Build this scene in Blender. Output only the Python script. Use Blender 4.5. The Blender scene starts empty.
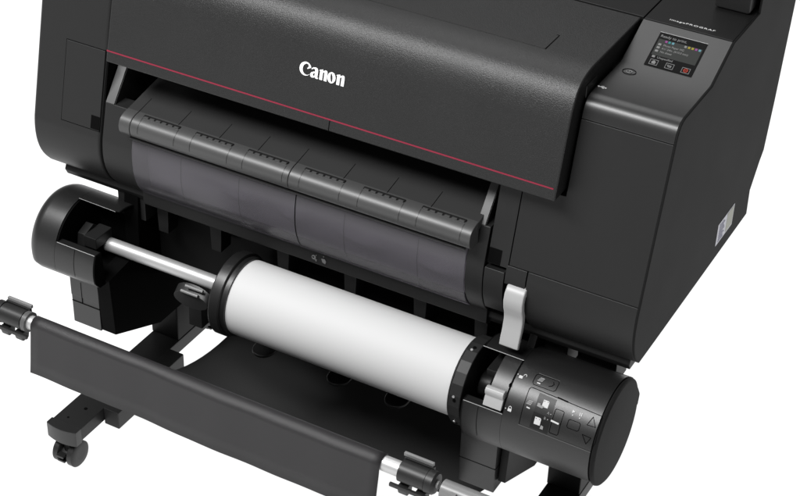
import bpy, bmesh, math, random
from mathutils import Vector, Matrix
random.seed(7)
S = bpy.context.scene
COL = S.collection
rad = math.radians
cos, sin = math.cos, math.sin

# ------------------------------------------------------------------ materials
MATS = {}
def mat(name, base, rough=.45, spec=.35, metal=0., grain=0., gscale=1500., var=0., coat=0.):
    m = bpy.data.materials.new(name); m.use_nodes = True
    nt = m.node_tree; b = nt.nodes['Principled BSDF']
    if not hasattr(base, '__len__'): base = (base, base, base)
    b.inputs['Base Color'].default_value = (*base, 1)
    b.inputs['Roughness'].default_value = rough
    b.inputs['Specular IOR Level'].default_value = spec
    b.inputs['Metallic'].default_value = metal
    b.inputs['Coat Weight'].default_value = coat
    tc = nt.nodes.new('ShaderNodeTexCoord')
    if grain > 0:
        n = nt.nodes.new('ShaderNodeTexNoise'); n.inputs['Scale'].default_value = gscale
        n.inputs['Detail'].default_value = 2
        nt.links.new(tc.outputs['Object'], n.inputs['Vector'])
        bp = nt.nodes.new('ShaderNodeBump'); bp.inputs['Strength'].default_value = grain
        bp.inputs['Distance'].default_value = .001
        nt.links.new(n.outputs['Fac'], bp.inputs['Height']); nt.links.new(bp.outputs['Normal'], b.inputs['Normal'])
    n2 = nt.nodes.new('ShaderNodeTexNoise'); n2.inputs['Scale'].default_value = 9; n2.inputs['Detail'].default_value = 3
    nt.links.new(tc.outputs['Object'], n2.inputs['Vector'])
    mr = nt.nodes.new('ShaderNodeMapRange')
    mr.inputs['To Min'].default_value = max(.02, rough - .03 - var); mr.inputs['To Max'].default_value = rough + .03 + var
    nt.links.new(n2.outputs['Fac'], mr.inputs['Value']); nt.links.new(mr.outputs['Result'], b.inputs['Roughness'])
    MATS[name] = m
    return m
M_body = mat('dark_plastic', .012, .44, .28, grain=.12, gscale=1400, var=.05)
M_lid = mat('grained_plastic', .008, .42, .44, grain=.5, gscale=800, var=.04)
M_panel = mat('panel_plastic', .012, .35, .52, grain=.04)
M_top = mat('glossy_dark_plastic', .008, .35, .25, grain=.03)
M_lip = mat('guide_plastic', .046, .40, .5, grain=.06)
M_flap = mat('flap_plastic', .027, .38, .36, grain=.06)
M_hold = mat('holder_plastic', .009, .37, .56, grain=.06)
M_black = mat('black_plastic', .0035, .5, .15)
M_under = mat('underside_plastic', .008, .5, .2)
M_seam = mat('seam_and_shade_black', .0015, .7, .05)
M_steel = mat('stand_steel', .012, .42, .3, grain=.05)
M_rubber = mat('black_rubber', .012, .42, .4)
M_cloth = mat('basket_cloth', (.0150, .0142, .0152), .46, .42, grain=.35, gscale=2600)
M_cloth_in = mat('basket_cloth_inside', (.032, .032, .032), .75, .1, grain=.2, gscale=2600)
M_alu = mat('brushed_aluminium', .52, .40, .5, metal=.55, grain=.05)
M_silver = mat('silver_plastic', .30, .42, .5)
M_lever = mat('light_grey_plastic', .34, .38, .5)
M_paper = mat('white_paper', .53, .6, .25)
M_white = mat('white_print', .75, .5, .2)
M_grey = mat('grey_print', .22, .5, .2)
M_tile = mat('dark_tile', .007, .4, .3)
M_red = mat('red_line', (.19, .015, .034), .45, .3)
M_label = mat('label_paper', (.6, .6, .66), .4, .4)
M_label2 = mat('label_print', (.30, .31, .25), .4, .4)
M_side = mat('side_plastic', .011, .6, .06, grain=.08)
M_grip = mat('dark_grey_plastic', .07, .4, .4)
M_flange = mat('flange_plastic', .014, .5, .32, grain=.06)
M_added_guide = mat('added_guide_plastic', (.46, .45, .47), .4, .3)
M_arm = mat('arm_metal', .17, .35, .5)
M_print = mat('soft_white_print', .50, .5, .2)
M_faint = mat('faint_grey_print', .11, .5, .2)
M_floor = mat('glowing_white_floor', .16, .8, .05)
_b = M_floor.node_tree.nodes['Principled BSDF']              # glow added to the white floor to wash out shadows
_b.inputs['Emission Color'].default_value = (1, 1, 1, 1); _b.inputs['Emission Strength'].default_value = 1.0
M_glass = mat('screen_glass', .002, .22, .06)
M_rail = mat('grey_steel', .075, .45, .3)

def emis(name, col, s):
    m = mat(name, tuple(c*.1 for c in col), .4, .2)
    b = m.node_tree.nodes['Principled BSDF']
    b.inputs['Emission Color'].default_value = (*col, 1); b.inputs['Emission Strength'].default_value = s
    return m
E_dim = emis('screen_grey', (.022, .024, .022), 1.)
E_white = emis('screen_white', (.25, .25, .25), .8)
E_red = emis('screen_red', (.6, .06, .03), .45)
E_cyan = emis('screen_cyan', (.05, .4, .4), .45)
E_yel = emis('screen_yellow', (.55, .45, .05), .45)
E_mag = emis('screen_magenta', (.45, .1, .4), .45)
E_blue = emis('screen_blue', (.2, .5, .6), .45)

def smoky():                                                # tinted see-through plastic: part gloss, part clear
    m = mat('smoky_plastic', (.112, .108, .117), .22, .45)
    nt = m.node_tree; b = nt.nodes['Principled BSDF']; out = nt.nodes['Material Output']
    tr = nt.nodes.new('ShaderNodeBsdfTransparent'); tr.inputs['Color'].default_value = (.80, .78, .82, 1)
    mx = nt.nodes.new('ShaderNodeMixShader'); mx.inputs['Fac'].default_value = .55
    nt.links.new(b.outputs[0], mx.inputs[1]); nt.links.new(tr.outputs[0], mx.inputs[2])
    nt.links.new(mx.outputs[0], out.inputs['Surface'])
    return m
M_smoky = smoky()

# ------------------------------------------------------------------ mesh helpers
class MB:
    def __init__(s): s.bm = bmesh.new()
    def poly(s, pts):
        vs = [s.bm.verts.new(p) for p in pts]
        try: return s.bm.faces.new(vs)
        except ValueError: return None
    def box(s, x0, x1, y0, y1, z0, z1, bev=0., seg=2):
        t = bmesh.new()
        bmesh.ops.create_cube(t, size=1)
        for v in t.verts:
            v.co = Vector(((x0+x1)/2 + v.co.x*(x1-x0), (y0+y1)/2 + v.co.y*(y1-y0), (z0+z1)/2 + v.co.z*(z1-z0)))
        s.join(t, bev, seg); return s
    def join(s, t, bev=0., seg=2, ang=25):
        if bev > 0:
            bmesh.ops.recalc_face_normals(t, faces=t.faces)
            ed = [e for e in t.edges if len(e.link_faces) == 2 and e.calc_face_angle(0) > rad(ang)]
            if ed: bmesh.ops.bevel(t, geom=ed, offset=bev, segments=seg, affect='EDGES', profile=.5, clamp_overlap=True)
        bmesh.ops.recalc_face_normals(t, faces=t.faces)
        me = bpy.data.meshes.new('t'); t.to_mesh(me); t.free()
        s.bm.from_mesh(me); bpy.data.meshes.remove(me)
    def prism(s, prof, x0, x1, bev=0., seg=2, ang=25):     # profile of (y, z) pushed along x
        t = bmesh.new()
        a = [t.verts.new((x0, y, z)) for y, z in prof]; b = [t.verts.new((x1, y, z)) for y, z in prof]
        n = len(prof)
        t.faces.new(a); t.faces.new(list(reversed(b)))
        for i in range(n): t.faces.new((a[i], b[i], b[(i+1) % n], a[(i+1) % n]))
        s.join(t, bev, seg, ang); return s
    def prism_edge(s, prof, x0, x1, bev, seg=4):             # a prism whose outline is rounded at the x1 end only
        t = bmesh.new()
        a = [t.verts.new((x0, y, z)) for y, z in prof]; b = [t.verts.new((x1, y, z)) for y, z in prof]
        n = len(prof)
        t.faces.new(a); t.faces.new(list(reversed(b)))
        for i in range(n): t.faces.new((a[i], b[i], b[(i+1) % n], a[(i+1) % n]))
        bmesh.ops.recalc_face_normals(t, faces=t.faces)
        ed = [e for e in t.edges if abs(e.verts[0].co.x-x1) < 1e-6 and abs(e.verts[1].co.x-x1) < 1e-6]
        bmesh.ops.bevel(t, geom=ed, offset=bev, segments=seg, affect='EDGES', profile=.5, clamp_overlap=True)
        s.join(t); return s
    def tube(s, p, q, r, n=32, r2=None, cap=True, bev=0.):
        p, q = Vector(p), Vector(q); d = (q-p).normalized(); r2 = r if r2 is None else r2
        u = d.orthogonal().normalized(); w = d.cross(u)
        t = bmesh.new()
        A = [t.verts.new(p + (u*cos(k*2*math.pi/n) + w*sin(k*2*math.pi/n))*r) for k in range(n)]
        B = [t.verts.new(q + (u*cos(k*2*math.pi/n) + w*sin(k*2*math.pi/n))*r2) for k in range(n)]
        for k in range(n): t.faces.new((A[k], A[(k+1) % n], B[(k+1) % n], B[k]))
        if cap: t.faces.new(A); t.faces.new(B)
        s.join(t, bev, 2); return s
    def lathe(s, prof, y0, z0, n=96):                       # profile of (x, r) turned about the x-parallel axis
        t = bmesh.new(); rings = []
        for x, r in prof:
            rings.append([t.verts.new((x, y0 + r*cos(k*2*math.pi/n), z0 + r*sin(k*2*math.pi/n))) for k in range(n)])
        for a, b in zip(rings, rings[1:]):
            for k in range(n): t.faces.new((a[k], a[(k+1) % n], b[(k+1) % n], b[k]))
        if prof[0][1] > 1e-5: t.faces.new(rings[0])
        if prof[-1][1] > 1e-5: t.faces.new(rings[-1])
        bmesh.ops.remove_doubles(t, verts=t.verts, dist=1e-6)
        s.join(t); return s
    def sheet(s, prof, x0, x1, nx=1, thick=.001):           # a thin bent sheet: profile line given thickness
        up = []; n = len(prof)
        for i, (y, z) in enumerate(prof):
            a = prof[max(0, i-1)]; b = prof[min(n-1, i+1)]
            dy, dz = b[0]-a[0], b[1]-a[1]; L = math.hypot(dy, dz) or 1
            up.append((y - dz/L*thick, z + dy/L*thick))
        return s.prism(list(prof) + up[::-1], x0, x1)
    def obj(s, name, m, parent=None, smooth=True, ang=38):
        me = bpy.data.meshes.new(name); s.bm.to_mesh(me); s.bm.free()
        me.materials.append(m)
        if smooth:
            me.polygons.foreach_set('use_smooth', [True]*len(me.polygons)); me.set_sharp_from_angle(angle=rad(ang))
        o = bpy.data.objects.new(name, me); COL.objects.link(o)
        if smooth:
            w = o.modifiers.new('weighted', 'WEIGHTED_NORMAL'); w.keep_sharp = True
        if parent:
            o.parent = parent; o.matrix_parent_inverse = Matrix.Translation(parent.location).inverted() if parent.type == 'EMPTY' else Matrix.Identity(4)
        return o

def thing(name, label, cat, loc=(0, 0, 0), group=None):
    o = bpy.data.objects.new(name, None); COL.objects.link(o); o.empty_display_size = .05
    o.location = loc; o['label'] = label; o['category'] = cat
    if group: o['group'] = group
    return o

def bez(p0, p1, p2, p3, n=10):
    r = []
    for i in range(n+1):
        t = i/n; a, b, c, d = (1-t)**3, 3*t*(1-t)**2, 3*t*t*(1-t), t**3
        r.append(tuple(a*p0[k]+b*p1[k]+c*p2[k]+d*p3[k] for k in range(len(p0))))
    return r

def plane_map(o, u, v, lift=0.):
    o, u, v = Vector(o), Vector(u), Vector(v); n = u.cross(v).normalized()
    return lambda a, b, h=0.: o + u*a + v*b + n*(lift+h)

def curve_mesh(cu):
    ob = bpy.data.objects.new('c', cu); COL.objects.link(ob)
    bpy.context.view_layer.update()
    dg = bpy.context.evaluated_depsgraph_get()
    me = bpy.data.meshes.new_from_object(ob.evaluated_get(dg))
    bpy.data.objects.remove(ob); return me

def text_into(mb, body, size, f, ox=0., oy=0., sx=1., ext=.0002, bold=0., space=0.):
    cu = bpy.data.curves.new('txt', 'FONT'); cu.body = body; cu.size = size; cu.extrude = ext; cu.offset = bold
    cu.resolution_u = 3
    if space: cu.space_character = space
    me = curve_mesh(cu)
    if space: sx = sx/max(v.co.x for v in me.vertices)      # here sx is the whole width of the word
    for v in me.vertices: v.co = f(ox + v.co.x*sx, oy + v.co.y, v.co.z)
    mb.bm.from_mesh(me); bpy.data.meshes.remove(me); bpy.data.curves.remove(cu)

def outline_into(mb, loops, f, ext=.0004):                   # filled 2D loops (holes allowed), mapped by f
    cu = bpy.data.curves.new('out', 'CURVE'); cu.dimensions = '2D'; cu.fill_mode = 'BOTH'; cu.extrude = ext
    for lp in loops:
        sp = cu.splines.new('POLY'); sp.points.add(len(lp)-1); sp.use_cyclic_u = True
        for i, (x, y) in enumerate(lp): sp.points[i].co = (x, y, 0, 1)
    me = curve_mesh(cu)
    for v in me.vertices: v.co = f(v.co.x, v.co.y, v.co.z)
    mb.bm.from_mesh(me); bpy.data.meshes.remove(me); bpy.data.curves.remove(cu)

# ------------------------------------------------------------------ setting
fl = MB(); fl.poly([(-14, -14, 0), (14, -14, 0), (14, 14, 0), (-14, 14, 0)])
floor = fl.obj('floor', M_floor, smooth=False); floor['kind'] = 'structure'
floor['label'] = 'plain seamless white studio floor with added glow'

# ================================================================== THE PRINTER
P = thing('large_format_printer', 'large black roll-fed printer with curved lid, thin red line and small touch screen', 'printer', (.555, .25, .5))
SL = .244                                                   # lean of the front face
FY = lambda z: SL*(z-.628)
low = bez((-.0045, .612), (-.0095, .583), (-.0105, .540), (.030, .5065), 12)   # curl of the lower front

def front(z0, z1):                                          # front outline going up, between two heights
    pts = [p for p in [(.10, .506)] + low[::-1] if z0 <= p[1] <= z1]
    if z1 > .612: pts.append((FY(z1), z1))
    if z0 > .612: pts = [(FY(z0), z0)] + pts
    elif z0 > .506:
        # cut the curl at z0
        c = min(low, key=lambda p: abs(p[1]-z0)); pts = [(c[0], z0)] + [p for p in pts if p[1] > z0+.002]
    return pts
top_fillet = bez((FY(.872), .872), (.064, .888), (.068, .900), (.088, .901), 8)

# hidden core and rear body
c = MB(); c.box(.012, 1.098, .17, .545, .512, .90, .004)
c.box(.012, .14, .07, .2, .512, .86); c.box(.97, 1.098, .07, .2, .512, .86)
c.obj('inner_body', M_black, P)
prof_left = front(.5, .872) + top_fillet[1:] + [(.275, .905), (.275, .62), (.545, .60), (.51, .506)]
lc = MB(); lc.prism(front(.5, .872) + top_fillet[1:] + [(.19, .905), (.275, .936), (.56, .936), (.566, .70), (.55, .612), (.536, .597), (.506, .556), (.51, .506)], 0, .1435, .007, 3, 40)
left_cover = lc.obj('left_cover', M_body, P)

# ink door on the left cover, sitting in a dark gap
fm = lambda x, z, h=0: (x, FY(z)-h, z+h*.24)
d = MB(); d.prism([(FY(.6205)-.0006, .6205), (FY(.7585)-.0006, .7585), (FY(.7585)+.01, .7585), (FY(.6205)+.01, .6205)], .0595, .1405)
gap = d.obj('door_gap', M_seam, P)
d = MB(); d.prism([(FY(.6218)-.0012, .6218), (FY(.7574)-.0012, .7574), (FY(.7574)+.01, .7574), (FY(.6218)+.01, .6218)], .0605, .1397, .0008)
door = d.obj('ink_door', M_body, P)
d = MB(); d.prism([(FY(.6235)-.0018, .6235), (FY(.646)-.0018, .646), (FY(.646)+.008, .646), (FY(.6235)+.008, .6235)], .122, .1392)
d.obj('notch_shade', M_seam, door)  # black patch paints the recess's shade; nothing is cut in
d = MB(); d.prism(front(.5, .74) + [(.06, .74), (.06, .506)], .1436, .1468)
d.obj('panel_gap', M_seam, P)

# right column: side panel, cap with control panel, front panels with real gaps
side = front(.5, .872) + top_fillet[1:] + [(.193, .9015), (.271, .9372), (.383, .9372), (.391, 1.06), (.59, 1.06), (.587, .874), (.566, .70), (.551, .612), (.536, .597), (.506, .556), (.51, .506)]
sp = MB(); sp.prism_edge(side, 1.1070, 1.110, .0018, 3)
sp.obj('side_panel', M_side, P)
cap = MB(); cap.prism([(FY(.8705), .8705)] + top_fillet + [(.193, .9012), (.270, .9366), (.30, .9366), (.30, .8705)], .9665, 1.1068, .0012, 2, 30)
capo = cap.obj('panel_cap', M_panel, P)
fp = MB(); t = bmesh.new()                                  # one panel, narrower above where the lid comes down over it
L2 = [(.8995, .6268), (1.1068, .6268), (1.1068, .8695), (.9665, .8695), (.9665, .754), (.8995, .754)]
A = [t.verts.new((x, FY(z), z)) for x, z in L2]; B = [t.verts.new((x, FY(z)+.006, z)) for x, z in L2]
t.faces.new(A); t.faces.new(B)
for i in range(6): t.faces.new((A[i], A[(i+1) % 6], B[(i+1) % 6], B[i]))
fp.join(t, .0009)
fp.obj('front_panel', M_body, P)
lp = MB(); lp.prism([q for q in front(.5, .6256)] + [(.10, .6256)], .9315, 1.1068, .0009, 2, 40)
lp.obj('lower_panel', M_body, P)
bk = MB(); bk.prism([(.025, .53), (.035, .65), (.078, .865), (.3, .865), (.3, .53)], .935, 1.0985); bk.obj('column_core', M_seam, P)
# rear covers above
rc = MB(); rc.prism([(.2785, .9368), (.56, .9368), (.56, .86), (.2785, .86)], .147, .9645, .0015)
rc.obj('rear_cover', M_top, P)
rc = MB(); rc.prism([(.272, .9385), (.50, .9385), (.50, .88), (.272, .88)], .9672, 1.1066, .0015)
tp = rc.obj('panel_top', M_top, P)
rc = MB(); rc.box(1.0435, 1.0995, .362, .56, .94, 1.05, .004)
rc.obj('rear_hinge_block', M_body, P)

# lid
LY = lambda z: -.0025 + .262*(z-.760)
lid_prof = [(LY(.7605), .7605)] + [(LY(.872), .872)] + bez((LY(.872), .872), (.040, .915), (.052, .9360), (.110, .9362), 12)[1:] + \
           [(.2745, .9372), (.2745, .915), (.16, .89), (.075, .80), (.040, .7605)]
l = MB(); l.prism(lid_prof, .1655, .9625, .0028, 3, 40)
lid = l.obj('lid', M_lid, P)
l = MB(); l.prism([(.1068, .93), (.1068, .9368), (.1545, .9369), (.1545, .93)], .24, .8820, .0005)
l.obj('lid_inset', M_lid, lid)
l = MB()
l.box(.8820, .8832, .1065, .1555, .93, .93695); l.box(.8785, .8832, .1546, .1556, .93, .93695)
l.obj('inset_seam', M_seam, lid)
l = MB(); l.prism([(LY(.7780)-.0006, .7780), (LY(.7800)-.0006, .7800), (LY(.7800)+.004, .7800), (LY(.7780)+.004, .7780)], .166, .9575)
l.obj('red_line', M_red, lid)
l = MB(); l.prism([(LY(.7609)-.0004, .7609), (LY(.7775)-.0004, .7775), (LY(.7775)+.004, .7775), (LY(.7609)+.004, .7609)], .5843, .5856)
l.obj('lid_seam', M_seam, lid)
l = MB(); l.box(.9615, .9648, .075, .11, .894, .914, .002)
l.obj('side_catch', M_body, lid)

# raised lettering on the lid: C a n o n
def ell(cx, cy, rx, ry, a0, a1, n, tilt=0):
    out = []
    for i in range(n+1):
        a = rad(a0 + (a1-a0)*i/n); x, y = rx*cos(a), ry*sin(a); t = rad(tilt)
        out.append((cx + x*cos(t) - y*sin(t), cy + x*sin(t) + y*cos(t)))
    return out
def n_glyph(x):
    g = [(x, 0), (x+3.3, 0), (x+3.3, 7.0), (x+3.9, 7.9), (x+4.6, 8.0), (x+4.9, 7.3), (x+4.9, 0), (x+8.2, 0), (x+8.2, 7.4)]
    g += [(x+7.9, 9.2), (x+6.9, 10.1), (x+5.4, 10.1), (x+4.0, 9.3), (x+3.1, 8.3), (x+3.0, 10.3), (x-.6, 9.2), (x-.6, 8.4), (x, 8.2)]
    return [g]
glyphs = []
C_out = ell(6.6, 6.3, 6.6, 6.6, 28, 322, 40)
C_in = ell(8.2, 6.1, 4.7, 5.4, 318, 100, 28)
glyphs.append([C_out + C_in + [(9.2, 11.0), (9.9, 9.0), (8.3, 7.2), (8.9, 6.6), (12.5, 8.6)]])
xa = 12.2
a_out = [(xa+5.6, 10.2), (xa+7.6, 9.4), (xa+8.3, 7.6), (xa+8.3, 1.6), (xa+9.2, .6), (xa+8.6, -.2), (xa+6.4, -.1), (xa+5.3, 1.0), (xa+3.8, -.1), (xa+2.0, -.2), (xa+.5, .7), (xa+.1, 2.6), (xa+.9, 4.5), (xa+3.0, 5.6), (xa+5.0, 6.2), (xa+5.0, 7.8), (xa+4.2, 8.7), (xa+2.6, 8.2), (xa+1.3, 7.4), (xa+.8, 8.2), (xa+2.8, 9.8)]
glyphs.append([a_out, [(xa+5.0, 4.9), (xa+3.6, 4.2), (xa+3.1, 2.9), (xa+3.7, 1.7), (xa+5.0, 2.0)]])
glyphs.append(n_glyph(22.6))
glyphs.append([ell(35.6, 5, 4.4, 5.3, 0, 350, 35), ell(35.6, 5, 1.15, 4.1, 0, 350, 35, 10)])
glyphs.append(n_glyph(41.4))
k = .0788/49.6; zl = .8335
up = Vector((0, .262, 1)).normalized()
fmap = plane_map((.5215, LY(zl), zl), (k, 0, 0), tuple(up*k*1.02), .0006)
lg = MB()
for g in glyphs: outline_into(lg, g, fmap)
lg.obj('lettering', M_white, lid, smooth=False)

# control panel: touch screen on the slope
pu = Vector((1, 0, 0)); pv = Vector((0, .0777, .0357)).normalized()
SO = Vector((1.001, .1985, .9037)); SW, SH = .0737, .0640
pm = plane_map(SO, pu, pv, 0.)
def prect(mb, x0, x1, y0, y1, h0, h1):
    t = bmesh.new(); vs = [t.verts.new(pm(x, y, h)) for h in (h0, h1) for x, y in ((x0, y0), (x1, y0), (x1, y1), (x0, y1))]
    t.faces.new(vs[0:4]); t.faces.new(vs[4:8])
    for i in range(4): t.faces.new((vs[i], vs[(i+1) % 4], vs[4+(i+1) % 4], vs[4+i]))
    mb.join(t)
s = MB(); prect(s, 0, SW, 0, SH, -.004, .0008); screen = s.obj('touch_screen', M_glass, P, smooth=False)
s = MB(); prect(s, -.0003, SW+.0003, SH, SH+.0007, -.004, .0011); s.obj('screen_rim', M_silver, screen, smooth=False)
s = MB(); prect(s, .003, SW-.003, .0205, SH-.0125, .0005, .0010); s.obj('status_area', E_dim, screen, smooth=False)
s = MB()
text_into(s, 'Ready to print.', .0068, lambda a, b, h=0: pm(a, b, h+.0011), .003, SH-.0088, 1, .00012)
for j, (tx, yy) in enumerate((('Photo Paper HG', .0395), ('A1/ 24in. (610.0 mm)', .0332), ('No sheet', .0268))):
    text_into(s, tx, .0052, lambda a, b, h=0: pm(a, b, h+.0013), .0135, yy, .92, .00012)
text_into(s, 'Unspecified', .0052, lambda a, b, h=0: pm(a, b, h+.0013), .0135, .0155, 1, .00012)
for yy in (.0395, .0335, .0270, .0158): prect(s, .0055, .0100, yy, yy+.0036, .0010, .0013)
s.obj('screen_text', emis('screen_text_white', (.26, .26, .26), .8), screen, smooth=False)
s = MB()
for i, x in enumerate((.011, .0285, .0435)):                # three round-cornered buttons along the foot of the screen
    x = (.006, .0305, .0555)[i]; w = .0125
    for a in ((x, x+w, .0025, .0031), (x, x+w, .0118, .0124), (x, x+.0006, .0031, .0118), (x+w-.0006, x+w, .0031, .0118)): prect(s, *a, .0008, .0012)
prect(s, .0095, .0150, .0045, .0075, .0008, .0013)          # house
outline_into(s, [[(.0083, .0075), (.0162, .0075), (.01225, .0108)]], lambda a, b, h=0: pm(a, b, .0012+h*.3))
prect(s, .0345, .0395, .0055, .0066, .0008, .0013); prect(s, .0385, .0395, .0055, .0090, .0008, .0013)   # return arrow
outline_into(s, [[(.0345, .0098), (.0345, .0068), (.0325, .0083)]], lambda a, b, h=0: pm(a, b, .0012+h*.3)); prect(s, .0345, .0395, .0080, .0088, .0008, .0013)
s.obj('screen_icons', E_white, screen, smooth=False)
s = MB(); outline_into(s, [ell(.0618, .0075, .0036, .0036, 0, 350, 18), ell(.0618, .0075, .0022, .0022, 0, 350, 18)], lambda a, b, h=0: pm(a, b, .0012+h*.3))
prect(s, .0603, .0633, .0069, .0081, .0008, .0013); s.obj('stop_icon', E_red, screen, smooth=False)
for x, m in ((.0135, E_mag), (.0185, E_cyan), (.0240, E_blue), (.0435, E_white), (.0490, E_yel), (.0545, E_yel), (.0600, E_mag), (.0655, E_blue)):
    s = MB(); prect(s, x, x+.0034, SH-.0172, SH-.0135, .0009, .0014); s.obj('ink_gauge', m, screen, smooth=False)

# lettering and icons on the column
tmap = plane_map((1.0018, .2855, .9386), (1, 0, 0), (0, 1, 0), .0002)
s = MB(); text_into(s, 'imagePROGRAF', .0062, tmap, 0, 0, .0716, .00012, .00004, 1.12)
s.obj('lettering', M_print, tp, smooth=False)
cmap = plane_map((.9905, .1690, .9017), (1, 0, 0), (0, 1, .002), .0003)
pw = MB()
outline_into(pw, [ell(0, 0, .0046, .0040, 0, 350, 24), ell(0, 0, .0038, .0032, 0, 350, 24)], cmap)
outline_into(pw, [[(-.0004, -.001), (.0004, -.001), (.0004, .002), (-.0004, .002)]], cmap)
pw.obj('power_symbol', M_grey, capo, smooth=False)
pw = MB(); outline_into(pw, [ell(0, 0, .0105, .0085, 0, 350, 40), ell(0, 0, .0098, .0079, 0, 350, 40)], cmap)
pw.obj('power_button', M_seam, capo, smooth=False)
umap = plane_map((.976, .1050, .9015), (1, 0, 0), (0, 1, .002), .0003)
u = MB()
outline_into(u, [[(-.0055, -.0004), (.0045, -.0004), (.0045, .0004), (-.0055, .0004)]], umap)
outline_into(u, [[(.0042, -.0014), (.0068, 0), (.0042, .0014)]], umap); outline_into(u, [ell(-.0058, 0, .0015, .0015, 0, 350, 14)], umap)
outline_into(u, [[(-.003, 0), (-.001, .0024), (.002, .0024), (.002, .0030), (-.0014, .0030), (-.0038, 0)]], umap)
outline_into(u, [[(-.001, 0), (.001, -.0022), (.003, -.0022), (.003, -.0028), (.0006, -.0028), (-.0018, 0)]], umap)
u.obj('usb_symbol', M_white, capo, smooth=False)

# rating label on the right side
lb = MB(); lb.box(1.1098, 1.1104, .344, .4215, .535, .5765); lab = lb.obj('rating_label', M_label, P, smooth=False)
lb = MB()
lb.box(1.1100, 1.1107, .388, .4190, .538, .574); lb.obj('label_block', M_label2, lab, smooth=False)
lb = MB()
for i in range(9):
    zz = .5385 + i*.004
    lb.box(1.1100, 1.1107, .352, .372 + .012*random.random(), zz, zz+.0014)
lb.obj('label_print', mat('label_ink', (.10, .10, .22), .5, .2), lab, smooth=False)

# ---- paper exit: frame plates, flap, toothed lip, smoky cover
for x0, x1, u0, u1 in ((.1472, .2085, .1480, .1662), (.8300, .8600, .8368, .8518)):
    b = MB(); b.prism(front(.5, .674) + [(.040, .674), (.12, .62), (.12, .506)], x0, x1, .0012, 2, 30); fr = b.obj('frame_plate', M_body, P)
    b = MB(); b.prism([(FY(.674)+.0005, .6735), (.050, .7225), (.12, .775), (.12, .66), (.03, .66)], u0, u1, .0006); b.obj('frame_arm', M_body, fr)
    b = MB(); b.prism([(FY(.674)-.001, .6755), (.0495, .7262), (.1195, .7785), (.1195, .774), (.05, .7215), (FY(.674)+.001, .6725)], u0+.0008, u1-.0008, .0006); b.obj('guide_rail', M_rail, fr)
fl_ = MB(); fl_.prism([(-.002, .6825), (.17, .7175), (.17, .70), (-.002, .668)], .2005, .8445, .001)
flap = fl_.obj('exit_flap', M_flap, P)
b = MB()
for x in (.223, .302, .381, .454, .526, .611, .688, .764):
    t = MB(); b.prism([(-.010, .6812), (.169, .7164), (.169, .712), (-.010, .677)], x-.0006, x+.0006)
    t.bm.free()
b.obj('flap_seams', M_seam, flap)
lip_prof = bez((.004, .6835), (-.012, .683), (-.0245, .678), (-.0265, .664), 10) + bez((-.0265, .664), (-.0270, .652), (-.022, .6455), (-.012, .6445), 8)[1:] + [(.004, .6445)]
for x0, x1 in ((.2010, .2225), (.2235, .5255), (.5265, .8440)):
    b = MB(); b.prism(lip_prof, x0, x1, .0006, 1, 50); b.obj('lip', M_lip, flap)
for x0, x1 in ((.2224, .2236), (.5254, .5266)):
    b = MB(); b.prism([(y*.97+.0002, .664+(z-.664)*.97) for y, z in lip_prof], x0, x1); b.obj('lip_gap', M_seam, flap)
for x0, x1 in ((.239, .310), (.341, .412), (.441, .515), (.546, .618), (.651, .723), (.753, .827)):
    b = MB(); b.prism([(-.0030, .6846), (-.0078, .6838), (-.0078, .680), (-.0030, .680)], x0, x1)
    sl = b.obj('tooth_slot', M_under, flap)
    b = MB(); n = 6; w = (x1-x0)/n
    for i in range(n): b.box(x0+i*w+w*.15, x0+(i+1)*w-w*.12, -.0095, -.0060, .6800, .6846, .0008)
    b.obj('teeth', M_lip, sl)
    for xx in (x0, x1):
        b = MB(); b.sheet([(y-.0004, z+.0003) for y, z in lip_prof[3:12]], xx-.0003, xx+.0003, thick=.0005); b.obj('slot_seam', M_hold, sl)
cov = [(.006, .634), (-.0015, .626), (-.0058, .605), (-.0070, .580), (-.0045, .553), (.004, .532), (.018, .5165)]
cov = bez((.002, .636), (-.010, .605), (-.012, .545), (.020, .5155), 16)
b = MB(); b.sheet(cov, .2092, .8293, thick=-.002); cover = b.obj('smoky_cover', M_smoky, P, ang=80)
b = MB(); b.prism([(-.0095, .6370), (-.0110, .6350), (-.0095, .6330), (.004, .6335), (.004, .6370)], .2092, .8293, .0004); b.obj('cover_rim', M_lip, cover)
b = MB(); b.sheet([(y-.0012, z) for y, z in cov], .5267, .5283, thick=-.001); b.obj('cover_seam', M_seam, cover)
for x in (.307, .617, .748, .420):
    b = MB(); b.sheet([(y-.0008, z) for y, z in cov[2:]], x-.0004, x+.0004, thick=-.0005); b.obj('cover_seam', M_under, cover)
# what shows dimly through the smoky cover: an added inner guide, bulged to shade in soft patches
b = MB(); t = bmesh.new(); line = bez((.046, .640), (.030, .60), (.030, .555), (.038, .519), 28); g = []
for q in range(101):
    x = .212 + .614*q/100; col = []
    for y, z in line:
        h = 0
        for cx, cz, sx, sz, a in ((.270, .545, .030, .016, .008), (.405, .572, .034, .016, .017), (.505, .570, .028, .016, .018), (.635, .566, .048, .015, .017), (.775, .562, .044, .014, .017)):
            h += a*math.exp(-((x-cx)/sx)**2 - ((z-cz)/sz)**2)
        col.append(t.verts.new((x, y-h, z)))
    g.append(col)
for q in range(100):
    for r in range(28): t.faces.new((g[q][r], g[q+1][r], g[q+1][r+1], g[q][r+1]))
b.join(t); o = b.obj('added_inner_guide', M_added_guide, P, ang=180); sm = o.modifiers.new('thickness', 'SOLIDIFY'); sm.thickness = .002; sm.offset = 1

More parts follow.
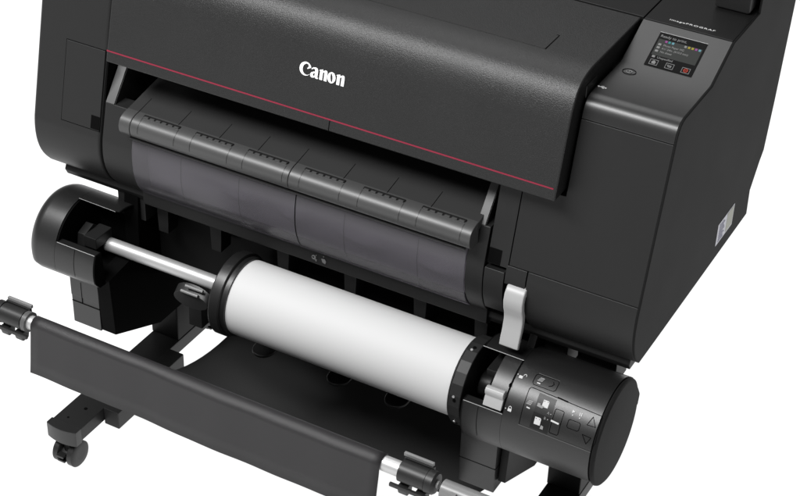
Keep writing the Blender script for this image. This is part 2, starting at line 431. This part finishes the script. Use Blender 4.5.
# right post, lower blocks, release lever
b = MB(); b.prism([(FY(.6205), .6205), (FY(.765), .765), (.10, .765), (.10, .6205)], .8635, .8982, .0009); post = b.obj('post_panel', M_body, P)
b = MB(); b.prism([(FY(.6218)-.0008, .6218), (FY(.645)-.0008, .645), (FY(.645)+.01, .645), (FY(.6218)+.01, .6218)], .8642, .8850); b.obj('notch_shade', M_seam, post)  # black patch painted in place of a shaded recess
b = MB(); b.prism(front(.532, .6125) + [(.08, .6125), (.08, .532)], .8615, .8945, .0009, 2, 40); b.obj('lower_block', M_body, P)
b = MB(); b.prism(front(.596, .6255) + [(.08, .6255), (.08, .596)], .8960, .9298, .0009, 2, 40); b.obj('lever_hood', M_body, P)
lev_f = [(.002, .5995), (-.010, .597), (-.0175, .588), (-.0205, .575), (-.0185, .561), (-.0140, .549), (-.0130, .538), (-.0160, .522), (-.0215, .505), (-.0240, .4950)]
lev_b = [(-.017, .4915), (-.012, .505), (-.006, .522), (-.003, .538), (-.004, .549), (-.0085, .561), (-.0105, .575), (-.008, .584), (.002, .590)]
b = MB(); b.prism(lev_f + lev_b, .9025, .9345, .0022, 3, 45); b.obj('release_lever', M_lever, P)
b = MB(); b.box(.86, .9315, .03, .12, .50, .74); b.obj('lever_recess', M_seam, P)

# chassis strip under the body, tapered hangers
b = MB(); b.prism([(.032, .512), (.026, .499), (.032, .4872), (.5, .4872), (.5, .512)], .032, 1.0965, .0015); ch = b.obj('chassis', M_under, P)
b = MB(); b.prism([(.020, .517), (.0195, .490), (.026, .4845), (.09, .4845), (.09, .515)], .205, .86, .001); b.obj('chassis_strip', M_under, P)
imap = plane_map((.5465, .0195, .5020), (1, 0, 0), (0, .02, 1), .0008)
b = MB(); outline_into(b, [ell(0, 0, .004, .0042, 0, 350, 18), ell(-.001, 0, .0018, .002, 0, 350, 14)], imap); outline_into(b, [ell(.0045, .005, .001, .001, 0, 350, 8)], imap)
outline_into(b, [[(.002, -.004), (.005, -.007), (.006, -.002)]], imap); b.obj('lock_symbol', M_faint, ch, smooth=False)
imap2 = plane_map((.5650, .0195, .5010), (1, 0, 0), (0, .02, 1), .0008)
b = MB(); outline_into(b, [[(-.004, .003), (.002, .004), (.005, 0), (.003, -.005), (-.002, -.003)]], imap2); outline_into(b, [ell(.0, .008, .001, .001, 0, 350, 8)], imap2)
b.obj('unlock_symbol', M_faint, ch, smooth=False)
for x in (.225, .335, .47, .60, .73, .84):
    b = MB()
    t = bmesh.new()
    pts = [(-.030, .0), (.030, .0), (.012, -.022), (.010, -.07), (-.010, -.07), (-.012, -.022)]
    A = [t.verts.new((x+px, .045, .4925+pz)) for px, pz in pts]; B = [t.verts.new((x+px, .075, .4925+pz)) for px, pz in pts]
    t.faces.new(A); t.faces.new(B)
    for i in range(6): t.faces.new((A[i], A[(i+1) % 6], B[(i+1) % 6], B[i]))
    b.join(t, .001); b.obj('hanger', M_under, P)

# ================================================================== STAND
ST = thing('printer_stand', 'black steel printer stand with low feet and swivel casters under the printer', 'stand', (.555, .2, 0))
FX = (.133, .969)
for i, x in enumerate(FX):
    b = MB(); b.box(x-.031, x+.031, -.155, .345, .0625, .0905, .002); foot = b.obj('foot', M_steel, ST)
    b = MB(); t = bmesh.new()                                # bowed plastic end cap
    pts = [(x-.0325, -.15)] + [(x + .0325*q/6, -.166 - .006*(1-(q/6)**2)) for q in range(-6, 7)] + [(x+.0325, -.15)]
    A = [t.verts.new((px, py, .0605)) for px, py in pts]; Bv = [t.verts.new((px, py, .0925)) for px, py in pts]
    t.faces.new(A); t.faces.new(Bv); n = len(pts)
    for q in range(n): t.faces.new((A[q], A[(q+1) % n], Bv[(q+1) % n], Bv[q]))
    b.join(t, .0015, 2, 40); b.obj('end_cap', M_hold, foot)
    b = MB(); b.tube((x+.004, -.10, .0900), (x+.004, -.10, .0909), .0035, 16); b.obj('screw_hole', M_seam, foot)
    b = MB(); b.tube((x-.008, -.135, .0900), (x-.008, -.135, .0909), .0022, 16); b.obj('screw_hole', M_seam, foot)
    b = MB(); b.box(x+.031, x+.064, -.084, .12, .056, .093, .002); b.obj('foot_bracket', M_steel, ST)
    b = MB(); b.box(x-.032, x+.030, .15, .215, .09, .492, .003); b.obj('post', M_black, ST)
    for yy in (-.135, .328):
        cst = None
        b = MB(); b.tube((x, yy, .045), (x, yy, .0625), .012, 20); b.box(x-.007, x+.007, yy-.022, yy+.016, .028, .048, .003); cst = b.obj('caster', M_rubber, ST)
        for sx in (-1, 1):
            b = MB(); xx = x + sx*.0155
            b.lathe([(xx-.0075, .012), (xx-.0075, .022), (xx-.005, .0255), (xx+.005, .0255), (xx+.0075, .022), (xx+.0075, .012)], yy-.012, .0256, 40)
            b.obj('wheel', M_rubber, cst)
        b = MB(); b.box(x-.008, x+.008, yy-.043, yy-.030, .030, .034, .001); b.box(x-.008, x+.008, yy-.040, yy-.026, .018, .022, .001); b.obj('brake_tab', M_hold, cst)
b = MB(); b.box(.16, .96, .17, .21, .34, .47, .003); b.obj('crossbar', M_black, ST)

# ================================================================== ROLL UNIT
AY, AZ, HR = -.004, .391, .087
def on(x, th, r=HR): a = rad(th); return Vector((x, AY - r*cos(a), AZ + r*sin(a)))
def arc(t0, t1, r=HR, n=None):
    n = n or max(2, int(abs(t1-t0)/3.5)); return [(AY - r*cos(rad(t0+(t1-t0)*i/n)), AZ + r*sin(rad(t0+(t1-t0)*i/n))) for i in range(n+1)]
def patch(mb, c4, r=HR, lift=.0006, n=8):                   # four (x, angle) corners laid on the barrel
    t = bmesh.new(); g = []
    for i in range(n+1):
        row = []
        for j in range(n+1):
            u, v = j/n, i/n
            x = (c4[0][0]*(1-u)+c4[1][0]*u)*(1-v) + (c4[3][0]*(1-u)+c4[2][0]*u)*v
            a = (c4[0][1]*(1-u)+c4[1][1]*u)*(1-v) + (c4[3][1]*(1-u)+c4[2][1]*u)*v
            row.append(t.verts.new(on(x, a, r+lift)))
        g.append(row)
    for i in range(n):
        for j in range(n): t.faces.new((g[i][j], g[i][j+1], g[i+1][j+1], g[i+1][j]))
    mb.join(t)
DEG = 180/math.pi/HR                                        # degrees per metre round the barrel
def stroke(mb, pts, w, closed=False, r=HR, lift=.0006):     # a line of width w along (x, angle) points
    P2 = [(x, a/DEG) for x, a in pts]
    if closed: P2.append(P2[0])
    for (x0, s0), (x1, s1) in zip(P2, P2[1:]):
        L = math.hypot(x1-x0, s1-s0)
        if L < 1e-6: continue
        dx, ds = (x1-x0)/L, (s1-s0)/L; nx, ns = -ds*w/2, dx*w/2
        e = w/2
        c4 = [(x0-dx*e+nx, (s0-ds*e+ns)*DEG), (x1+dx*e+nx, (s1+ds*e+ns)*DEG), (x1+dx*e-nx, (s1+ds*e-ns)*DEG), (x0-dx*e-nx, (s0-ds*e-ns)*DEG)]
        patch(mb, c4, r, lift, max(1, int(L/.006)))
def blob(mb, cx, ca, loops, k=1., r=HR, lift=.0008):        # small filled icon, loops in metres round (cx, angle ca)
    outline_into(mb, loops, lambda x, y, h=0: on(cx+x*k, ca+y*k*DEG, r+lift+h), .0001)

U = thing('roll_holder_unit', 'black roll unit below the printer, round housings at both ends, buttons on the right one', 'roll unit', (.555, AY, .3))
# right housing
full = arc(-32, 215) + [(AY+.08, AZ-.055), (AY-.05, AZ-.055)]
b = MB(); b.prism(full, .9455, 1.0925, 0)
lip_z = AZ + HR*sin(rad(19)); up_z = AZ + HR*sin(rad(79))
cshape = arc(-32, 19) + [(AY-.066, lip_z-.001), (AY-.062, AZ-.034), (AY+.045, AZ-.034), (AY+.045, up_z-.012)] + arc(80, 215) + [(AY+.08, AZ-.055), (AY-.05, AZ-.055)]
b.prism(cshape, .8790, .9455, .0006, 1, 60)
rh = b.obj('right_housing', M_hold, U)
b = MB(); b.prism([(AY-.0655, lip_z-.003), (AY-.0615, AZ-.0335), (AY+.0445, AZ-.0335), (AY+.0445, up_z-.014), (AY+.040, up_z-.014), (AY+.040, AZ-.031), (AY-.0595, AZ-.031), (AY-.063, lip_z-.003)], .8795, .9452)
b.box(.9425, .9452, AY-.060, AY+.04, AZ-.031, up_z-.016); b.obj('pocket_shade_liner', M_seam, rh)  # black lining added to keep the pocket dark
b = MB(); b.prism([(y*.995+AY*.005, AZ+(z-AZ)*.995) for y, z in cshape], .8770, .8792); b.obj('inner_end_plate', M_black, rh)
b = MB(); b.lathe([(1.0928, .070), (1.0928, HR-.0015), (1.0955, HR+.0002), (1.0985, HR-.0008), (1.1005, HR-.004), (1.1008, 0)], AY, AZ); b.obj('end_cap', M_side, rh)
b = MB(); b.prism([(AY+.03, AZ+.079), (AY+.058, AZ+.066), (AY+.088, AZ+.026), (AY+.099, AZ+.008), (AY+.096, AZ-.012), (AY+.04, AZ-.03)], 1.035, 1.0985, .004, 3, 30); b.obj('rear_housing', M_side, rh)
# pale strokes: highlight painted along the pocket rims
for ln, w in (([(.8795, 19.2), (.9445, 19.2)], .0011), ([(.8760, 80.5), (.9440, 80)], .0014)):
    b = MB(); stroke(b, ln, w); b.obj('rim_highlight', M_silver, rh)
b = MB(); stroke(b, [(.905, 18), (.9054, -21)], .0007); b.obj('panel_seam', M_seam, rh)
# inside the pocket
b = MB(); b.tube((.872, AY, AZ+.004), (.893, AY, AZ+.004), .021, 32, bev=.003); b.tube((.893, AY, AZ+.004), (.93, AY, AZ+.004), .010, 24); b.obj('drive_coupling', M_steel, rh)
b = MB(); b.box(.890, .915, AY-.030, AY+.02, AZ+.045, AZ+.058, .002); b.obj('lock_block', M_hold, rh)
# collar band and its silver latch
b = MB(); col_prof = arc(36, 79, HR+.0012) + arc(36, 79, HR-.006)[::-1]; b.prism(col_prof, .9148, .9440, .0008, 1, 50); collar = b.obj('lock_collar', M_hold, rh)
b = MB(); stroke(b, [(.9452, 20), (.9452, 79)], .0010); b.obj('collar_gap', M_seam, rh)
lt = arc(21.5, 30, HR+.0015) + [tuple(on(0, 32.5, HR+.0015)[1:]), tuple(on(0, 34, HR+.006)[1:]), tuple(on(0, 36.5, HR+.0095)[1:]), tuple(on(0, 39.5, HR+.0095)[1:]), tuple(on(0, 42, HR+.006)[1:]), tuple(on(0, 43, HR+.001)[1:]), tuple(on(0, 41, HR-.004)[1:]), tuple(on(0, 30, HR-.006)[1:]), tuple(on(0, 22, HR-.005)[1:])]
b = MB(); b.prism(lt, .9108, .9418, .0012, 2, 30); b.obj('latch', M_lever, collar)
# button panel
b = MB()
rb = lambda x0, x1, a0, a1, cr=.003: [(x0+cr, a1), (x1-cr, a1), (x1, a1-cr*DEG), (x1, a0+cr*DEG), (x1-cr, a0), (x0+cr, a0), (x0, a0+cr*DEG), (x0, a1-cr*DEG)]
stroke(b, [(.9745, 15.2), (.9733, 52.5), (.9748, 54.6), (.9775, 55)], .0008); stroke(b, [(.9775, 55), (1.0925, 51.6), (1.0944, 50.4), (1.096, 24)], .0010); stroke(b, [(1.020, 54.2), (1.036, 53.4)], .0022); stroke(b, [(1.0955, 23.8), (1.0921, 14.8)], .0008); b.obj('panel_outline', M_seam, rh)
b = MB(); stroke(b, rb(.9737, 1.0118, 58.3, 70.8), .0008, True); b.obj('button_outline', M_seam, rh)
b = MB(); stroke(b, rb(1.0231, 1.0372, 18.2, 43.2, .0015), .0008, True); b.obj('button_outline', M_seam, rh)
b = MB(); stroke(b, [(1.0226, 31), (1.0372, 30.2)], .0007); b.obj('switch_divider', M_seam, rh)
b = MB(); stroke(b, rb(1.0472, 1.0664, 29.5, 38.1, .002), .0008, True); b.obj('button_outline', M_seam, rh)
b = MB(); stroke(b, [(1.0810, 48.0), (1.0894, 39.2), (1.0760, 38.8)], .0009, True); b.obj('button_outline', M_seam, rh)
b = MB(); stroke(b, [(1.0736, 28.4), (1.0878, 27.8), (1.0825, 20.5)], .0009, True); b.obj('button_outline', M_seam, rh)
b = MB(); stroke(b, [(1.0925, -28), (1.0925, 130)], .0008); b.obj('cap_seam', M_seam, rh)
b = MB(); stroke(b, [(1.0035, 67.5), (1.0055, 65.4), (1.0035, 63.0), (.9995, 61.8)], .0010); b.obj('key_symbol', M_seam, rh)
for ln in ([(.9735, 15.0), (1.0915, 13.8)], [(.9770, 71.6), (1.0111, 71.2)]):
    b = MB(); stroke(b, ln, .0012); b.obj('panel_edge_highlight', M_grip, rh)  # lighter strokes paint a highlight on the panel edges
b = MB(); patch(b, [(.9907, 52.6), (1.0196, 51.6), (1.0203, 33.6), (.9919, 34.2)], lift=.0004); b.obj('direction_tile', M_steel, rh)
b = MB(); patch(b, [(.9919, 33.3), (1.0203, 32.7), (1.0207, 15.9), (.9913, 16.6)], lift=.0004); b.obj('direction_tile', M_tile, rh)
page = lambda s=1.: [[(-.0045*s, -.0055*s), (.0055*s, -.0055*s), (.0055*s, .0045*s), (.004*s, .006*s), (-.0045*s, .006*s)]]
def symbol(name, m, *blobs):
    pr = MB()
    for bl in blobs: blob(pr, *bl)
    return pr.obj(name, m, rh, smooth=False)
dot = lambda r=.0009: [ell(0, 0, r, r, 0, 350, 10)]
shackle = lambda a0, a1: [ell(0, 0, .0026, .003, a0, a1, 12) + ell(0, 0, .0017, .002, a1, a0, 12)]
symbol('page_symbol', M_print, (1.0055, 43.8, page(.95))); symbol('page_symbol', M_print, (1.0012, 25.2, page(1.0)))
symbol('unlock_symbol', M_print, (.9535, 61.2, [[(-.003, -.0025), (.003, -.0025), (.003, .002), (-.003, .002)]]), (.9592, 63.6, shackle(-20, 200)), (.9475, 62.8, dot()))
symbol('lock_symbol', M_print, (.9548, 26.6, [[(-.003, -.003), (.003, -.003), (.003, .0015), (-.003, .0015)]]), (.9548, 28.2, shackle(-10, 190)), (.9480, 26.4, dot()))
symbol('play_symbol', M_print, (1.0505, 46.4, [[(-.002, -.0027), (.0024, 0), (-.002, .0027)]])); symbol('lamp_dot', M_print, (1.0505, 42.8, dot()))
symbol('pause_symbol', M_print, *[(1.0622+dx, 46.0, [[(-.0007, -.0025), (.0007, -.0025), (.0007, .0025), (-.0007, .0025)]]) for dx in (-.0013, .0013)]); symbol('lamp_dot', M_print, (1.0622, 42.4, dot()))
for ln, w in (([(1.0228, 30.6), (1.0335, 30.0)], .0026), ([(.9800, 34.8), (.9838, 34.6)], .0018), ([(.9815, 61.2), (.9850, 61.1)], .0018)):
    pr = MB(); stroke(pr, ln, w, lift=.0009); pr.obj('lamp_bar', M_print, rh, smooth=False)
for (cx, ca) in ((.9812, 40.2), (.9838, 65.9)):             # small sheet-and-arrow icons in grey
    symbol('paper_symbol', M_grey, *[(cx, ca, [[(-.0045+q*.0012, -.0035+q*.0024), (.0035+q*.0008, -.0035+q*.0024), (.0040+q*.0008, -.0018+q*.0024), (-.0040+q*.0012, -.0018+q*.0024)]]) for q in range(3)])
symbol('roll_symbol', M_grey, (.9990, 40.6, [[(-.005, -.002), (.004, -.003), (.006, .001), (.000, .001), (-.001, .0035), (-.005, .003)]], 1., HR, .0011))
symbol('roll_symbol', M_grey, (1.0098, 20.8, [[(-.002, -.003), (.003, -.003), (.003, .002), (-.001, .003)]], 1., HR, .0011))
for ch_, cx, ca in (('A', 1.0125, 35.4), ('B', 1.0100, 29.4)):
    pr = MB(); text_into(pr, ch_, .0055, lambda x, y, h=0: on(cx+x, ca+y*DEG, HR+.0009+h), 0, 0, 1., .0001)
    blob(pr, cx+.0062, ca+.8, dot(.0009)); pr.obj('letter', M_grey, rh, smooth=False)
for cx, ca in ((1.0055, 43.8), (1.0012, 25.2)):
    for q in (-.0025, .0032): symbol('page_hole', M_seam, (cx+q, ca+2.4, dot(.0006), 1., HR, .0012))

# left housing with pocket
def lprof(r): return arc(-12, 215, r)
D = arc(-11, 215) + [(AY+.07, AZ-.04), (AY+.0, AZ-.034), (AY-.075, AZ-.030)]
b = MB()
# rounded outer end, then plain barrel, then the part with the pocket
t = bmesh.new(); rings = []
cy, cz = AY+.004, AZ+.02
for q in range(8):
    a = q/7*math.pi/2; dx = .024*(1-sin(a)); sc = 1 - .024*(1-cos(a))/HR*1.0
    # q=0: outermost flat end
    x = .029 + .024*(1-cos(math.pi/2-a)) if False else .029 + .024*(1-cos(a))
    sc = 1 - .024*(1-sin(a))/HR
    rings.append([t.verts.new((x, cy+(y-cy)*sc, cz+(z-cz)*sc)) for y, z in D])
rings.append([t.verts.new((.0915, y, z)) for y, z in D])
n = len(D)
for A, B in zip(rings, rings[1:]):
    for i in range(n): t.faces.new((A[i], A[(i+1) % n], B[(i+1) % n], B[i]))
t.faces.new(rings[0]); t.faces.new(rings[-1]); b.join(t)
lz = AZ + HR*sin(rad(26)); uz = AZ + HR*sin(rad(85))
cs = arc(-11, 26) + [(AY-.064, lz-.001), (AY-.058, AZ-.024), (AY+.045, AZ-.024), (AY+.045, uz-.012)] + arc(85.5, 215) + [(AY+.07, AZ-.04), (AY+.0, AZ-.034), (AY-.075, AZ-.030)]
b.prism(cs, .0915, .1745, .0005, 1, 60)
lh = b.obj('left_housing', M_hold, U)
b = MB(); b.prism([(AY-.0635, lz-.003), (AY-.0575, AZ-.0235), (AY+.0445, AZ-.0235), (AY+.0445, uz-.0135), (AY-.004, uz-.0005), (AY-.004, uz-.003), (AY+.040, uz-.016), (AY+.040, AZ-.021), (AY-.0555, AZ-.021), (AY-.061, lz-.003)], .0935, .1742)
b.prism(arc(27, 84, HR-.002) + [(AY+.04, uz-.016), (AY+.04, AZ-.021), (AY-.055, AZ-.021)], .0917, .0945); b.obj('pocket_shade_liner', M_seam, lh)  # black lining put in so this pocket stays dark too
for ln in ([(.0950, 26.0), (.1740, 25.6)], [(.0910, 85.2), (.1690, 84.2)]):
    b = MB(); stroke(b, ln, .0010); b.obj('rim_highlight', M_silver, lh)  # edge highlights painted on as pale strokes
b = MB(); stroke(b, [(.1331, 25), (.134, -10)], .0007); b.obj('panel_seam', M_seam, lh)
b = MB(); b.box(.115, .142, AY-.034, AY+.012, AZ+.012, AZ+.034, .002)
t = bmesh.new(); hexa = [(AY-.040+.026*cos(rad(60*q+20)), AZ+.016+.026*sin(rad(60*q+20))) for q in range(6)]
b.prism([(y+.03, z) for y, z in hexa], .100, .116, .001); t.free(); b.obj('drive_coupling', M_steel, lh)
# arms under the housings
b = MB(); b.box(.0955, .1555, -.060, .16, .2475, .3595, .0012); b.box(.0950, .1560, -.0606, .10, .3060, .3606, .0012); b.obj('left_arm', M_hold, U)
for bx in ((.0962, .1562, -.0612, .09, .2940, .2948), (.1185, .1192, -.0612, -.05, .2950, .3400)):
    b = MB(); b.box(*bx); b.obj('arm_seam', M_seam, U)
b = MB(); b.box(.8660, .9295, -.060, .16, .2300, .3440, .0015); b.obj('right_arm', M_hold, U)
b = MB(); b.box(.8655, .9300, -.0606, .02, .2793, .2801); b.obj('arm_seam', M_seam, U)
b = MB(); b.prism([(-.058, .25), (.0, .225), (.07, .195), (.16, .195), (.16, .492), (.03, .492), (AY+.03, AZ+.055), (AY+.028, AZ-.008), (AY-.06, AZ-.022)], .1565, .1860, .001); b.prism([(y*.996+AY*.004, AZ+(z-AZ)*.996) for y, z in cs], .1747, .1770); b.obj('side_plate', M_seam, U)  # near-black: the plate's shade under the printer is put into its colour
b = MB(); b.prism([(-.05, .25), (.07, .195), (.16, .195), (.16, .492), (.03, .492), (AY-.03, AZ)], .9310, .9440, .001); b.obj('side_plate', M_black, U)
b = MB(); b.box(.18, .95, .085, .13, .30, .455, .003); b.obj('cross_beam', M_black, U)
b = MB(); b.box(.186, .95, .22, .23, .26, .49); b.obj('added_dark_backing', M_seam, U)  # added dark sheet, keeps the gap above the roll black
for x0, x1, y0 in ((.945, .985, .055), (1.0, 1.066, .06)):
    b = MB(); b.box(x0, x1, y0, y0+.05, .42, .491, .002); b.obj('mounting_block', M_under, U)
b = MB(); b.box(.138, .196, .035, .075, .44, .487, .002); b.obj('mounting_block', M_steel, U)
b = MB(); b.box(.205, .235, .13, .16, .16, .44, .002); b.obj('drive_cover', M_under, U)
for x in (.43, .582, .695):                                 # rounded guide tabs pointing forward below the roll
    b = MB(); t = bmesh.new(); pts = [(x-.024, .085)] + [(x-.021*cos(rad(q*12)), .045-.024*sin(rad(q*12))) for q in range(16)] + [(x+.021, .085)]
    A = [t.verts.new((px, py, .246)) for px, py in pts]; B = [t.verts.new((px, py, .252)) for px, py in pts]
    t.faces.new(A); t.faces.new(B); n = len(pts)
    for i in range(n): t.faces.new((A[i], A[(i+1) % n], B[(i+1) % n], B[i]))
    b.join(t, .0018, 3, 40); b.box(x-.02, x+.02, .07, .10, .246, .31); b.obj('guide_tab', M_rubber, U)

# ================================================================== SPINDLE AND PAPER
SY, SZ = AY+.0025, AZ+.0035
SPN = thing('roll_spindle', 'silver paper roll spindle with two black round flanges, held between the housings', 'spindle', (.5, SY, SZ))
b = MB(); b.lathe([(.138, .0), (.138, .0128), (.40, .0128), (.86, .0128), (.86, 0)], SY, SZ, 48); b.obj('shaft', M_alu, SPN)
b = MB(); b.lathe([(.128, .0), (.128, .0085), (.131, .0105), (.135, .0105), (.136, .008), (.1385, .008), (.1385, .0128), (.1395, .0128)], SY, SZ, 40); b.obj('shaft_tip', M_rubber, SPN)
FR = .0735
b = MB(); b.lathe([(.3975, .02), (.3975, FR-.004), (.3995, FR-.001), (.4010, FR), (.4180, FR), (.4190, FR-.001), (.4200, FR-.0045), (.4285, FR-.0045), (.4290, FR-.006), (.4290, .02)], AY, AZ, 128); fl1 = b.obj('flange', M_hold, SPN)
b = MB()
t = bmesh.new(); cx, cyy, czz = .354, -.055, .408          # oval clamp lever beside the left flange
pts = [(cx + .034*cos(rad(q*10)), czz-.012 + .0155*sin(rad(q*10))) for q in range(36)]
n = 36
A = [t.verts.new((px, cyy-.006, pz)) for px, pz in pts]; B = [t.verts.new((px, cyy+.006, pz)) for px, pz in pts]
t.faces.new(A); t.faces.new(B)
for i in range(n): t.faces.new((A[i], A[(i+1) % n], B[(i+1) % n], B[i]))
for v in t.verts: v.co.z += (v.co.y-cyy)*.9
b.join(t, .004, 3, 50); lv = b.obj('clamp_lever', M_rubber, fl1)
b = MB(); b.tube((.345, -.060, .418), (.380, -.060, .418), .0028, 12); b.tube((.338, -.064, .408), (.372, -.064, .408), .0028, 12); b.obj('grip_rib', M_arm, lv)
# right flange: a ring of flat facets
b = MB(); t = bmesh.new(); nseg = 22; ringsx = [(.8470, FR-.006), (.8470, FR-.001), (.8495, FR), (.8500, FR)]
b.lathe([(.8445, .02), (.8445, FR-.006), (.8455, FR-.003), (.8480, FR-.002), (.8490, FR-.004), (.8490, .02)], AY, AZ, 96)
t.free()
b.lathe([(.8490, .02), (.8490, FR-.0005), (.8500, FR+.0008), (.8680, FR+.0008), (.8690, FR-.0005), (.8690, .02)], AY, AZ, 24)
fl2 = b.obj('flange', M_flange, SPN, ang=8)
for ang in (77, 14, 140, 200, 270, 330):
    b = MB(); p = on(.857, ang, FR-.002); q = on(.857, ang, FR+.0016)
    b.tube(p, q, .0022, 12); b.obj('release_pin', M_alu, fl2)
    b = MB(); p = on(.859, ang-5 if ang != 77 else ang+5, FR-.002); q = on(.859, ang-5 if ang != 77 else ang+5, FR+.0012); b.tube(p, q, .0028, 12); b.obj('pin_hole', M_seam, fl2)

PR = MB(); PR.lathe([(.4290, .030), (.4290, .0652), (.4293, .0655), (.8442, .0655), (.8445, .0652), (.8445, .030)], AY, AZ, 160)
pr_o = PR.obj('paper_roll', M_paper); pr_o['label'] = 'thick roll of blank white paper on the spindle'; pr_o['category'] = 'paper roll'

# ================================================================== CATCH BASKET
BK = thing('catch_basket', 'black cloth catch basket hung over a front rod with clamps at its ends', 'basket', (.555, -.3, .44))
RY, RZ = -.300, .446
b = MB(); b.tube((.165, RY, RZ), (.935, RY, RZ), .0118, 32); rod = b.obj('front_rod', M_alu, BK)
# cloth over the rod: front drape, then down and back under the roll
def cloth(prof, x0, x1, nx, wob):
    t = bmesh.new(); g = []
    for i in range(nx+1):
        u = i/nx; x = x0+(x1-x0)*u
        g.append([t.verts.new((x, y + wob(u, j/(len(prof)-1))[0], z + wob(u, j/(len(prof)-1))[1])) for j, (y, z) in enumerate(prof)])
    for i in range(nx):
        for j in range(len(prof)-1): t.faces.new((g[i][j], g[i+1][j], g[i+1][j+1], g[i][j+1]))
    return t
over = [(RY + .0142*cos(rad(a)), RZ + .0142*sin(rad(a))) for a in range(170, 29, -10)]
drape = [(RY-.0265, RZ-.080), (RY-.0225, RZ-.057), (RY-.0190, RZ-.034), (RY-.0155, RZ-.012)]
b = MB(); b.join(cloth(drape + over, .228, .860, 40, lambda u, v: ((.0014*sin(u*5+1)+.0007*sin(u*17+2)+.0004*sin(u*41))*(1-v), (.0008*sin(u*7)+.0004*sin(u*23))*(1-v))))
o = b.obj('front_drape', M_cloth, BK, ang=180); sm = o.modifiers.new('thickness', 'SOLIDIFY'); sm.thickness = .0012
inner = bez(over[-1], (-.20, .36), (-.08, .17), (.04, .119), 12) + bez((.04, .119), (.13, .078), (.24, .066), (.36, .11), 12)[1:]
b = MB(); b.join(cloth(inner, .228, .860, 24, lambda u, v: (0, .0015*sin(u*6)*v)))
o = b.obj('cloth_sling', M_cloth_in, BK, ang=180); sm = o.modifiers.new('thickness', 'SOLIDIFY'); sm.thickness = .0012
b = MB(); b.tube((.17, .36, .115), (.94, .36, .115), .008, 20); b.obj('rear_rod', M_steel, BK)
# clamps at the two ends
def clamp(x, s):                                            # s = +1: sleeve grows towards +x
    r = MB(); r.lathe([(x, .012), (x, .0165), (x+s*.042, .0165), (x+s*.042, .010)][::s], RY, RZ, 40); body = r.obj('rod_clamp', M_rubber, BK)
    r = MB(); r.lathe([(x+s*.043, .008), (x+s*.043, .0175), (x+s*.054, .0175), (x+s*.057, .015), (x+s*.057, .0)][::s], RY, RZ, 40); r.obj('clamp_ring', M_rubber, body)
    r = MB(); r.lathe([(x+s*.057, .006), (x+s*.0605, .006), (x+s*.0605, 0)][::s], RY, RZ, 24); r.obj('clamp_screw', M_silver, body)
    r = MB(); r.box(min(x-s*.004, x+s*.044), max(x-s*.004, x+s*.044), RY+.012, RY+.017, RZ+.016, RZ+.022, .001); r.obj('clamp_plate', M_arm, body)
    r = MB(); r.box(min(x-s*.002, x+s*.046), max(x-s*.002, x+s*.046), RY+.010, RY+.0155, RZ+.004, RZ+.016, .001); r.obj('clamp_jaw', M_rubber, body)
    if s < 0: r = MB(); r.lathe([(x+.002, .0125), (x+.002, .0172), (x+.010, .0172), (x+.010, .0125)], RY, RZ, 12); r.obj('clamp_collar', M_grip, body)
    r = MB(); r.box(min(x-s*.012, x+s*.05), max(x-s*.012, x+s*.05), RY-.016, RY-.011, RZ-.024, RZ-.018, .001)
    for q in (.0, .028):
        r.prism([(RY-.015, RZ-.019), (RY-.010, RZ-.036), (RY+.004, RZ-.036), (RY+.008, RZ-.019)], min(x+s*q, x+s*(q+.016)), max(x+s*q, x+s*(q+.016)), .002)
    r.obj('clamp_foot', M_rubber, body)
clamp(.889, 1)
clamp(.208, -1)
b = MB(); b.tube((.955, RY+.002, RZ-.006), (1.03, RY+.002, RZ-.006), .0145, 32); b.box(.972, .982, RY-.016, RY-.010, RZ-.016, RZ+.006); arm = b.obj('support_arm', M_arm, BK)

# ================================================================== camera
cam = bpy.data.cameras.new('camera'); co = bpy.data.objects.new('camera', cam); COL.objects.link(co)
Rm = Matrix(((0.87330158, -0.29596765, 0.38697223), (0.48630267, 0.48193729, -0.72886636), (0.02922452, 0.82470576, 0.56480646)))
co.matrix_world = Matrix.Translation((1.71303, -1.88138, 2.04902)) @ Rm.to_4x4()
cam.sensor_width = 36; cam.sensor_fit = 'HORIZONTAL'; cam.lens = 36*1669.65/800; cam.clip_end = 200; cam.clip_start = .05
S.camera = co

# ================================================================== light
w = bpy.data.worlds.new('World'); S.world = w; w.use_nodes = True
bg = w.node_tree.nodes['Background']; bg.inputs['Color'].default_value = (1, 1, 1, 1); bg.inputs['Strength'].default_value = .15
def area(name, loc, target, sx, sy, power):
    L = bpy.data.lights.new(name, 'AREA'); L.shape = 'RECTANGLE'; L.size = sx; L.size_y = sy; L.energy = power
    o = bpy.data.objects.new(name, L); COL.objects.link(o); o.location = loc
    o.rotation_euler = (Vector(target)-Vector(loc)).to_track_quat('-Z', 'Y').to_euler(); return o
area('key_softbox', (-.25, -1.55, 3.0), (.6, .03, .8), 2.6, .42, 165)
area('added_top_fill', (.1, 1.1, 2.9), (.6, .15, .9), 1.8, 1.4, 22)  # added fill to brighten the lid top and panel slope
S.view_settings.view_transform = 'Standard'; S.view_settings.look = 'None'; S.view_settings.exposure = 0; S.view_settings.gamma = 1
S.render.engine = 'CYCLES'; S.cycles.use_denoising = True; S.cycles.max_bounces = 8
